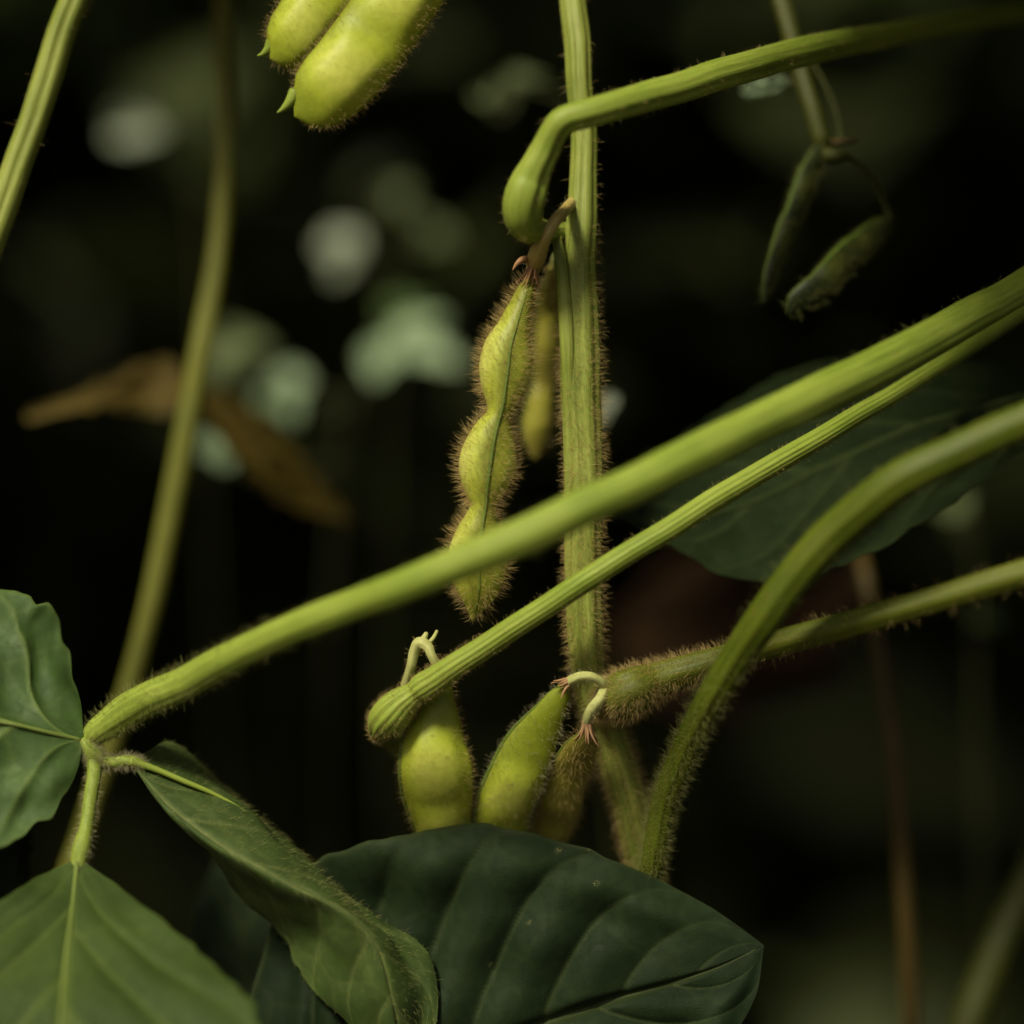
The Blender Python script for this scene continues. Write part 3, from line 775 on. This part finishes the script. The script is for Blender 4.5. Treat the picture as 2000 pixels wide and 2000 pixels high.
# junction and leaf stalks
jn, Gj = tube('stalk', [(160, 1446, -0.5, 9), (170, 1456, -0.5, 14), (183, 1474, -0.3, 18), (200, 1487, 0, 15), (222, 1489, 0, 11.5), (245, 1486, 0, 12), (262, 1488, 0, 11), (285, 1498, -0.2, 7)], M['petiole'], C_, n=60, nv=18, wob=0.05)
hairs(jn, Gj, True, 1600, 0.0009, M['hair_pale'], seed=32)
j2, Gj2 = tube('stalk', [(180, 1470, 0, 16), (184, 1500, -0.8, 15), (176, 1560, -2.5, 14), (168, 1620, -4.2, 14), (160, 1655, -5.2, 18), (153, 1690, -6, 16), (150, 1730, -8, 10)], M['petiole'], C_, n=60, nv=18, wob=0.05)
hairs(j2, Gj2, True, 1000, 0.0008, M['hair_pale'], seed=33)
l1, G1, N1 = leaf([[(163, 1447, -0.5), (154, 1350, 2.5), (132, 1275, 4), (97, 1196, 4), (45, 1163, 3.5), (-40, 1145, 2), (-200, 1170, 0), (-330, 1260, 1), (-430, 1400, 3)],
      [(163, 1447, -0.5), (80, 1428, -3), (0, 1410, -4), (-150, 1385, -5), (-300, 1380, -2), (-430, 1400, 3)],
      [(163, 1447, -0.5), (152, 1500, -2), (118, 1570, -5), (50, 1627, -7), (-30, 1662, -8), (-200, 1640, -6), (-330, 1540, -2), (-430, 1400, 3)]],
     M['leaf'], C_, nveins=4, pucker=0.0018, slope=0.45, flip=-1, seed=4, notch=(0.33, 0.0, 0.012, 0.0012), crumple=0.0006, label='dark green leaflet with a torn upper margin')
l2, G2, N2 = leaf([[(152, 1676, -6), (205, 1712, -8), (300, 1782, -15), (400, 1865, -21), (480, 1950, -27), (528, 2030, -31), (540, 2150, -34), (420, 2350, -34), (110, 2560, -38)],
      [(152, 1676, -6), (142, 1780, -13), (131, 1880, -20), (122, 2000, -27), (115, 2200, -29), (110, 2560, -38)],
      [(152, 1676, -6), (95, 1703, -8), (30, 1738, -13), (-60, 1800, -17), (-180, 1920, -24), (-250, 2080, -24), (-180, 2330, -33), (110, 2560, -38)]],
     M['leaf_near'], C_, nveins=4.5, pucker=0.0012, slope=0.5, flip=-1, seed=6, label='broad soft green leaflet hanging below the leaf joint')
l3, G3, N3 = leaf([[(255, 1487, 0), (290, 1466, 4), (328, 1451, 8), (378, 1484, 10), (432, 1532, 10), (560, 1642, 8), (680, 1752, 5), (760, 1806, 3), (815, 1842, 2), (848, 1892, 1), (856, 1960, 0), (838, 2040, 0), (795, 2120, 1)],
      [(255, 1487, 0), (340, 1522, 1), (440, 1563, 1.5), (560, 1665, 1), (690, 1778, -0.5), (770, 1850, -1), (812, 1930, -1), (818, 2030, 0), (795, 2120, 1)],
      [(255, 1490, 0), (330, 1570, -3), (420, 1640, -5), (560, 1722, -6), (680, 1785, -6), (738, 1850, -5), (768, 1950, -4), (785, 2040, -2), (795, 2120, 1)],
      [(255, 1490, 0), (325, 1580, -1), (410, 1660, 3), (450, 1730, 6), (510, 1795, 6), (565, 1845, 5), (590, 1905, 3), (645, 1965, 1), (695, 2020, 0), (760, 2090, 0), (795, 2120, 1)]],
     M['leaf_fold'], C_, vs=[0, 0.3, 0.55, 1.0], midv=0.56, nv=96, nveins=6, pucker=0.0006, slope=0.3, flip=-1, seed=9, midrib=False, label='olive green leaflet folded along its length, underside showing', vw=0.035)
ridge, Gr = tube('midrib', [(255, 1486, -0.5, 9), (300, 1501, -0.3, 6.5), (360, 1526, 0.1, 5.5), (410, 1547, 0.5, 4.5), (455, 1570, 0.9, 3), (480, 1585, 1.0, 1.2)], M['petiole'], l3, n=50, nv=12)
mask3 = np.zeros(G3.shape[:2]); mask3[:, :58] = 1.0
hairs(l3, G3, False, 1200, 0.0010, M['hair_green'], mask=mask3, seed=34, lean=0.6, normals_sign=1.0 if N3[40, 20] @ np.array([0, -1, 0.5]) * 1 > 0 else -1.0, radius=0.000015)
for lf, G_, sd in ((l1, G1, 41), (l3, G3, 42)):
    em = np.zeros(G_.shape[:2]); em[:, 0] = 1; em[:, -2] = 1
    hairs(lf, G_, False, 260, 0.0005, M['hair_green'], mask=em, seed=sd, spread=0.9, radius=0.000014)

# ------------------------------------------------------------------ soybean plant with the dark leaf under the pods
loc = (-0.035, 0.035, 0.0)
D_ = thing('soybean_plant', loc, 'soybean plant with one broad dark blue-green quilted leaf under the pods', 'plant', 'soybean plants in the row')
l4, G4, N4 = leaf([[(560, 2300, 4), (470, 2060, 8), (510, 1860, 10), (600, 1700, 8), (700, 1650, 6), (830, 1622, 4.2), (900, 1611, 3.6), (1000, 1616, 3.4), (1100, 1641, 3.4), (1200, 1681, 3.4), (1300, 1723, 3.2), (1400, 1780, 3.5), (1455, 1818, 3), (1492, 1846, 2.5)],
      [(560, 2300, 4), (700, 2190, 3), (880, 2088, 2.5), (1040, 2008, 2), (1200, 1951, 1.5), (1300, 1923, 1.5), (1400, 1890, 1.8), (1492, 1846, 2.5)],
      [(560, 2300, 4), (720, 2390, 0), (920, 2400, -3), (1150, 2310, -4), (1350, 2150, -2), (1440, 2020, 0), (1479, 1935, 1.5), (1492, 1846, 2.5)]],
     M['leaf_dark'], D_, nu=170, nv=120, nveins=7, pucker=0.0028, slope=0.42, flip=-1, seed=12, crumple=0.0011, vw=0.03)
drow = W([(560, 2300, 5, 14), (520, 2420, 12, 16), (470, 2700, 25, 20)])
tube('petiole', drow, M['petiole_dark'], D_, n=40, nv=14, world=True)
tube('stem', to_ground([list(P(462, 2200, 35)) + [0.0016], list(P(466, 2450, 30)) + [0.0022], list(P(470, 2700, 26)) + [0.0026]], loc, 0.0028), M['stem'], D_, n=120, nv=16, world=True)
leaf([[(480, 2300, 26), (420, 2200, 30), (370, 2000, 38), (380, 1780, 40), (440, 1640, 42)], [(480, 2300, 26), (480, 2000, 29), (470, 1800, 34), (440, 1640, 42)], [(480, 2300, 26), (600, 2100, 26), (620, 1850, 30), (560, 1700, 36), (440, 1640, 42)]],
     M['leaf_dark'], D_, nu=60, nv=40, seed=13, flip=-1, midrib=False)
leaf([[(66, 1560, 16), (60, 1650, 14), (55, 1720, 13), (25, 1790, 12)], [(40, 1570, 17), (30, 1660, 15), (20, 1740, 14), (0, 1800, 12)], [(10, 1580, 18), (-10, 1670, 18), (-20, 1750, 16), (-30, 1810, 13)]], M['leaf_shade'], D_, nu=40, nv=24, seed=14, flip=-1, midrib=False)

# ------------------------------------------------------------------ bare leaning stem
loc = (-0.118, -0.004, 0.0)
E_ = thing('soybean_plant', loc, 'soybean plant with a bare bright leaning stem with a dark lengthwise groove', 'plant', 'soybean plants in the row')
er = W([(420, -900, 18, 22), (300, -450, 15, 24), (225, -200, 13, 26), (143, 0, 11, 28), (85, 170, 10, 29), (35, 320, 9, 29), (-18, 470, 8, 30), (-120, 760, 6, 31), (-300, 1400, 2, 33)])
est, Ge_ = tube('stem', to_ground(er, loc, 0.003), M['stem'], E_, n=260, nv=32, world=True, grooves=[(-0.18, 0.22, 0.22), (1.2, 0.3, 0.1)])
hairs(est, Ge_, True, 1500, 0.0009, M['hair'], seed=51)

# ------------------------------------------------------------------ blurred olive stem behind
loc = ground_loc(40, 1000, 42)
F_ = thing('soybean_plant', loc, 'soybean plant with a blurred olive stem bending down behind the long petiole', 'plant', 'soybean plants in the row')
fr_ = W([(x, y, d + 10, r_*0.74) for x, y, d, r_ in [(445, -700, 60, 22), (438, -200, 52, 24), (436, 100, 48, 25), (440, 260, 46, 26), (430, 450, 44, 28), (403, 640, 42, 31), (378, 770, 41, 32), (345, 940, 40, 32), (312, 1110, 39, 31), (272, 1280, 38, 30), (225, 1430, 37, 29), (165, 1620, 36, 28), (95, 1850, 35, 30), (50, 2200, 36, 32)]])
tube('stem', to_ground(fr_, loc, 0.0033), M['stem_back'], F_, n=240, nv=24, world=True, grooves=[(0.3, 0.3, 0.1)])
# yellowing leaf of the same plant
leaf([[(372, 745, 70), (330, 700, 72), (250, 715, 68), (150, 768, 64), (60, 800, 60)], [(372, 765, 68), (300, 762, 70), (210, 772, 66), (130, 788, 63), (50, 812, 60)], [(372, 800, 67), (300, 812, 69), (210, 800, 65), (130, 806, 62), (55, 826, 60)]],
     M['leaf_yellow'], F_, nu=50, nv=30, nveins=5, seed=21, midrib=False, label='yellowing blurred leaf behind the olive stem')
leaf([[(372, 748, 70), (450, 770, 74), (540, 840, 78), (620, 930, 82), (690, 1020, 86)], [(372, 770, 70), (440, 820, 72), (520, 890, 76), (600, 960, 82), (690, 1020, 86)], [(372, 800, 68), (430, 860, 70), (500, 940, 74), (590, 1000, 80), (690, 1020, 86)]],
     M['leaf_yellow'], F_, nu=50, nv=30, nveins=5, seed=22, midrib=False, label='dull yellow-brown leaf drooping behind the olive stem')
tube('petiole', [(378, 770, 52, 10), (376, 770, 60, 9), (372, 772, 70, 8)], M['stem_brown'], F_, n=16, nv=10)

# ------------------------------------------------------------------ plant with two young mottled pods, shade put into their colour
loc = (0.155, 0.075, 0.0)
G_p = thing('soybean_plant', loc, 'soybean plant in shade with slim branch and two mottled young pods', 'plant', 'soybean plants in the row')
gr = W([(2500, -1500, 80, 18), (1700, -1300, 60, 16), (1430, -700, 44, 15), (1460, -300, 38, 16), (1510, -60, 32, 17), (1537, 40, 29, 17), (1565, 140, 27, 18), (1590, 220, 25, 17), (1607, 285, 24, 17)])
tube('branch', gr, M['stem_dim'], G_p, n=160, nv=18, world=True)
tube('stem', to_ground([[0.150, 0.085, ZC + 0.26, 0.002], list(P(2500, -1500, 80)) + [0.0024]], loc, 0.003), M['stem'], G_p, n=120, nv=16, world=True)
quick_leaf('leaf', P(1445, 180, 32), P(1545, 156, 31), np.array([0.1, -0.5, 1.0]), 36*SCL(32), M['leaf_mint'], G_p, seed=71, droop=0.08, fold=0.25, nu=24, nv=14)['label'] = 'narrow minty leaf lit below the upper petiole'
FLECK = [(P(1495, 166, 32), 0.008)]  # centres and radii of canopy holes cut to let light flecks through
tube('petiole', [(1577, 180, 26, 6), (1560, 162, 29, 5), (1545, 157, 31, 4)], M['stem_brown'], G_p, n=14, nv=8)
pod([(1603, 288, 23, 12, 9), (1592, 320, 22, 21, 11), (1570, 370, 20, 22, 11), (1545, 430, 18, 20, 10), (1517, 495, 17, 15, 8), (1500, 545, 16, 12, 8), (1492, 590, 16, 5, 4)], M['pod_young_shaded'], G_p, roll=1.0, beans=[(0.3, 0.15), (0.6, 0.2)], hair=(900, 0.0010), seed=61, hmat='hair_green', label='curved slim young pod')
pod([(1740, 430, 26, 8, 6), (1700, 462, 22, 24, 12), (1655, 505, 18, 29, 14), (1610, 550, 15, 30, 14), (1575, 580, 14, 28, 12), (1552, 600, 14, 22, 9), (1538, 612, 14, 6, 4)], M['pod_young_shaded'], G_p, roll=1.1, beans=[(0.35, 0.1), (0.65, 0.1)], hair=(900, 0.0010), seed=62, hmat='hair_green', label='mottled young pod pointing down towards the curved one')
tube('pedicel', [(1650, 300, 22, 6), (1690, 330, 24, 4), (1722, 385, 26, 4), (1740, 434, 26, 5)], M['stem_dim'], G_p, n=16, nv=10)
tube('pedicel', [(1607, 300, 23, 13), (1630, 305, 22, 14), (1655, 302, 22, 9)], M['stem_dim'], G_p, n=16, nv=12)
tube('tendril', [(1585, 120, 27, 3), (1612, 165, 26, 3), (1632, 215, 25, 3), (1640, 270, 24, 4), (1632, 285, 23, 5)], M['stem_dim'], G_p, n=30, nv=10)
tube('tendril', [(1628, 278, 23, 8), (1650, 276, 22, 6), (1678, 272, 22, 3)], M['stem_brown'], G_p, n=16, nv=10)

# ------------------------------------------------------------------ plant with the big leaf behind the petioles, coloured dark for shade
loc = ground_loc(2150, 1000, 30)
H_ = thing('soybean_plant', loc, 'soybean plant with large dim grey-green leaf behind the crossing petioles', 'plant', 'soybean plants in the row')
leaf([[(2120, 740, 24), (1980, 720, 30), (1800, 690, 34), (1640, 700, 33), (1480, 760, 29), (1340, 850, 24), (1250, 930, 20), (1205, 1010, 17)],
      [(2120, 740, 24), (1950, 790, 19), (1780, 840, 18), (1620, 910, 18), (1460, 985, 17), (1330, 1020, 16), (1205, 1010, 17)],
      [(2120, 740, 24), (2000, 880, 16), (1850, 990, 12), (1700, 1080, 11), (1590, 1125, 11), (1500, 1138, 12), (1400, 1118, 13), (1300, 1062, 14), (1205, 1010, 17)]],
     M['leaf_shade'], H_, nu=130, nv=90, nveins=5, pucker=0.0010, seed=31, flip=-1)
tube('petiole', [(2120, 740, 24, 10), (2200, 700, 26, 12), (2280, 640, 28, 14)], M['petiole_dark'], H_, n=24, nv=12)
tube('stem', to_ground([list(P(2270, -400, 30)) + [0.0018], list(P(2275, 200, 29)) + [0.0022], list(P(2280, 640, 28)) + [0.0025]], loc, 0.003), M['stem'], H_, n=120, nv=16, world=True)
# ------------------------------------------------------------------ dry stalk and green stalk
loc = ground_loc(1800, 1000, 55)
I_ = thing('dry_stalk', loc, 'thin dry brown stalk standing upright in the dark', 'stalk')
ir = W([(1600, 840, 120, 4), (1640, 950, 90, 10), (1668, 1040, 70, 15), (1690, 1120, 60, 18), (1722, 1300, 57, 19), (1744, 1450, 55, 20), (1760, 1650, 54, 21), (1772, 1850, 54, 22), (1782, 2050, 54, 23), (1790, 2400, 55, 24)])
tube('stalk', to_ground(ir, loc, 0.003), M['stem_brown'], I_, n=180, nv=18, world=True, slim=0.8)
leaf([[(1690, 1120, 62), (1600, 1040, 120), (1460, 1060, 160), (1330, 1100, 190), (1200, 1210, 220)], [(1690, 1140, 62), (1600, 1210, 120), (1480, 1260, 150), (1350, 1280, 180), (1200, 1250, 220)], [(1690, 1150, 62), (1590, 1330, 120), (1460, 1420, 150), (1340, 1400, 180), (1200, 1290, 220)]],
     M['leaf_dead'], I_, nu=40, nv=28, seed=41, midrib=False, crumple=0.003, label='dead brown leaf hanging from the dry stalk')
loc = ground_loc(1700, 1000, 40)
J_ = thing('soybean_plant', loc, 'soybean plant with one plain deep green stalk slanting up from the soil', 'plant', 'soybean plants in the row')
jr = W([(2350, 900, 75, 22), (2180, 1300, 70, 25), (2060, 1600, 66, 28), (1990, 1760, 64, 31), (1930, 1900, 62, 34), (1885, 2020, 60, 35), (1800, 2300, 56, 36)])
tube('stem', to_ground(jr, loc, 0.0034), M['stem_dim'], J_, n=140, nv=20, world=True)

# ------------------------------------------------------------------ invented small-leaved plants standing in for light flecks, far behind
def fleck_plant(label, loc, stem_pts, leaves, mat='leaf_pale'):
    t = thing('invented_fleck_plant', loc, label, 'fleck_plant', 'invented plants for light flecks in the shaded row')
    srow = [[*P(p[0], p[1], p[2]), 0.0003] for p in stem_pts]
    tube('stem', to_ground(srow, loc, 0.0004), M['fleck_plant_stem'], t, n=90, nv=10, world=True)
    sp = spline(np.array(srow), 60)[:, :3]
    for k, (px, py, dy, w_, h_, ang, mt, lit) in enumerate(leaves):
        c = P(px, py, dy); s = SCL(dy)
        nrm = norm(np.array(SUN)*0.8 + np.array([0, -1.0, 0])*0.7)
        right = norm(np.cross(nrm, [0, 0, 1.0])) * -1.0
        up = np.cross(nrm, right) * -1
        if up[2] < 0: up = -up
        if right[0] < 0: right = -right
        ax = right*math.cos(ang) + up*math.sin(ang)
        side = -right*math.sin(ang) + up*math.cos(ang)
        base = c - ax*w_*s*0.5; tip = c + ax*w_*s*0.5
        rr = np.random.default_rng(int(px) + 7*k)
        for g in range(3 if mt != 'leaf_shade' else 1):
            a2 = (g - 1)*0.75 + rr.normal(0, 0.2)
            tilt = rr.normal(0, 0.35, 3)
            d2 = norm(ax*math.cos(a2) + side*math.sin(a2) + tilt*0.3)
            s2 = norm(-ax*math.sin(a2) + side*math.cos(a2) + tilt)
            ln_ = w_*s*(0.92 if g == 1 else rr.uniform(0.45, 0.7))
            quick_leaf('leaf', base, base + d2*ln_, s2, h_*s*rr.uniform(0.60, 0.85), M[mt], t, seed=100+k*5+g+int(px), droop=0.12, fold=0.25, nu=16, nv=10, pucker=0.0002)
        q = sp[np.argmin(np.linalg.norm(sp - base, axis=1))]
        m_ = (base + q)/2 + np.array([0, 0, -0.004])
        tube('petiole', [[*q, 0.0004], [*m_, 0.0004], [*base, 0.0004]], M['fleck_plant_stem'], t, n=14, nv=8, world=True)
        if lit:
            FLECK.append((c, lit))
    return t

fleck_plant('tall invented plant with pale leaves for light flecks beside the olive stem, far behind', ground_loc(430, 1000, 200), [(330, 200, 200), (372, 330, 200), (400, 900, 200), (430, 1500, 200)],
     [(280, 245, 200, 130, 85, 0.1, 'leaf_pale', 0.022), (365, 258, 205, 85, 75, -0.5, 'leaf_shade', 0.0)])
fleck_plant('tall invented plant with a cluster of round pale leaves for light flecks, far behind', ground_loc(760, 1000, 200), [(760, 360, 200), (770, 480, 200), (760, 800, 200), (750, 1500, 200)],
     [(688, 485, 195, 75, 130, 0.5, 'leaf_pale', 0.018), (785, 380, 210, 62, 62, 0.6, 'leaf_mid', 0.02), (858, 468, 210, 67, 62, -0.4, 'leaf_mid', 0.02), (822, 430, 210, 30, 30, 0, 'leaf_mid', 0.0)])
fleck_plant('invented broad-leaved plant for light flecks under the round-leaved one, far behind', ground_loc(700, 1000, 170), [(900, 620, 170), (800, 660, 170), (700, 760, 170), (660, 1000, 170), (640, 1500, 170)],
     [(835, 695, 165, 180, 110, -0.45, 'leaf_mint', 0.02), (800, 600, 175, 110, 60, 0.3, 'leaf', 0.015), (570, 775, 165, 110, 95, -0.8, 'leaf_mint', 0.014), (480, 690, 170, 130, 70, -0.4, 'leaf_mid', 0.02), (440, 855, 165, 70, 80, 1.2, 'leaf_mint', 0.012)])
fleck_plant('slim invented plant with narrow dim leaves for faint flecks behind the hairy stem', ground_loc(1140, 1000, 110), [(1000, 165, 110), (1100, 190, 100), (1140, 330, 90), (1142, 800, 80), (1142, 1300, 80), (1200, 1700, 90)],
     [(1030, 160, 110, 90, 30, -0.15, 'leaf_mid', 0.01), (965, 175, 110, 70, 18, 1.3, 'leaf_mid', 0.01), (1188, 790, 50, 70, 95, 0.6, 'leaf_pale', 0.0)])
fleck_plant('invented plant with one round dim leaf for a faint fleck behind the arching petiole', ground_loc(1900, 1000, 130), [(1890, 960, 130), (1900, 1100, 130), (1910, 1500, 130)],
     [(1872, 985, 130, 70, 80, 0.9, 'leaf_mid', 0.012), (1960, 1200, 120, 110, 60, 0.3, 'leaf_shade', 0.0)])

# ------------------------------------------------------------------ unseen canopy overhead, shaped for its shade, and the rows behind
def clear_of_view(V, margin=0.012, depth=0.42):
    d = V[..., 1] + D0
    hw = np.maximum(d, 0)*FW/2 + margin + 0.03*np.abs(V[..., 1])
    inside = (np.abs(V[..., 0]) < hw) & (np.abs(V[..., 2]-ZC) < hw) & (V[..., 1] < depth)
    return ~inside.any(axis=1)

def open_to_sun(V):
    """the gap between the rows: leaves that would stand in its light are left out"""
    s = np.array(SUN)
    q = V - s*((V[..., 2:3] - (ZC + 0.115))/s[2])
    xb = np.interp(q[..., 1], [-0.10, -0.08, -0.045, -0.035, -0.012], [-0.004, -0.002, 0.010, 0.008, -0.005])
    lit = ((q[..., 0] < xb) & (q[..., 1] < -0.012)) | (q[..., 1] < -0.10)
    keep = ~lit.any(axis=1)
    c0 = V.mean(axis=1)
    for c, rad in FLECK:
        v = V - c
        t = v @ s
        dist = np.linalg.norm(v - t[..., None]*s, axis=2)
        keep &= ~((t > 0.008) & (dist < rad + 0.08*t)).any(axis=1)
    return keep

def foliage(name, pos, size, label, seed):
    r = np.random.default_rng(seed)
    n = len(pos)
    yaw = r.uniform(0, 2*math.pi, n)
    tilt = r.normal(-0.35, 0.45, n)
    roll = r.normal(0, 0.5, n)
    ax = np.stack([np.cos(yaw)*np.cos(tilt), np.sin(yaw)*np.cos(tilt), np.sin(tilt)], 1)
    sd = norm(np.cross(ax, np.array([0, 0, 1.0])))
    up = np.cross(sd, ax)
    sd, up = sd*np.cos(roll)[:, None] + up*np.sin(roll)[:, None], up*np.cos(roll)[:, None] - sd*np.sin(roll)[:, None]
    L = size * r.uniform(0.7, 1.25, n)
    prof = [(0, 0, 0), (0.22, 0.30, 0.03), (0.45, 0.36, 0.04), (0.75, 0.22, 0.0), (1.0, 0, -0.06)]
    V = []
    for t, wd, hz in prof:
        for s in (-1, 0, 1):
            f = 0.10*abs(s)*wd*2
            V.append(pos + ax*(L*t)[:, None] + sd*(L*wd*s)[:, None] + up*(L*(hz + f))[:, None])
    V = np.stack(V, 1)
    V = V[clear_of_view(V) & open_to_sun(V)]
    n = len(V)
    q = np.array([[k*3+s, k*3+s+1, k*3+s+4, k*3+s+3] for k in range(4) for s in range(2)])
    Q = (np.arange(n)*15)[:, None, None] + q[None]
    vein = np.tile(np.array([0, 1, 0]*5), n)
    o = mk(name, V.reshape(-1, 3), Q.reshape(-1, 4), None, M['leaf_canopy'], None, attrs={'vein': vein}, kind='stuff')
    o['label'] = label; o['category'] = 'foliage'
    return o

r = np.random.default_rng(77)
n = 4400
p = np.stack([r.uniform(-1.3, 1.3, n), r.uniform(0.0, 1.7, n), ZC + 0.115 + 0.30*r.random(n)**1.6], 1)
n2 = 9000
q = np.stack([r.uniform(-0.35, 0.45, n2), r.uniform(-0.16, 0.30, n2), ZC + 0.10 + 0.16*r.random(n2)**1.4], 1)
n3 = 14000
q3 = np.stack([r.uniform(-0.20, 0.25, n3), r.uniform(-0.13, 0.14, n3), ZC + 0.095 + 0.10*r.random(n3)], 1)
sz = np.concatenate([np.full(n, 0.075), np.full(n2, 0.042), np.full(n3, 0.024)])
foliage('shading_canopy_foliage', np.vstack([p, q, q3]), sz, 'unseen roof of dark soybean leaves shaped to shade the row', 78)
n = 7000
p = np.stack([r.uniform(-1.6, 1.6, n), r.uniform(0.60, 1.8, n), r.uniform(0.02, 0.8, n)], 1)
n2 = 2500
q = np.stack([r.uniform(0.30, 1.3, n2)*r.choice([-1, 1], n2), r.uniform(0.10, 0.9, n2), r.uniform(0.02, 0.8, n2)], 1)
n3 = 2500
q3 = np.stack([r.uniform(-0.5, 0.5, n3), r.uniform(0.46, 0.75, n3), r.uniform(0.02, 0.62, n3)], 1)
foliage('background_foliage', np.vstack([p, q, q3]), 0.085, 'dense dark soybean foliage of the rows behind', 79)
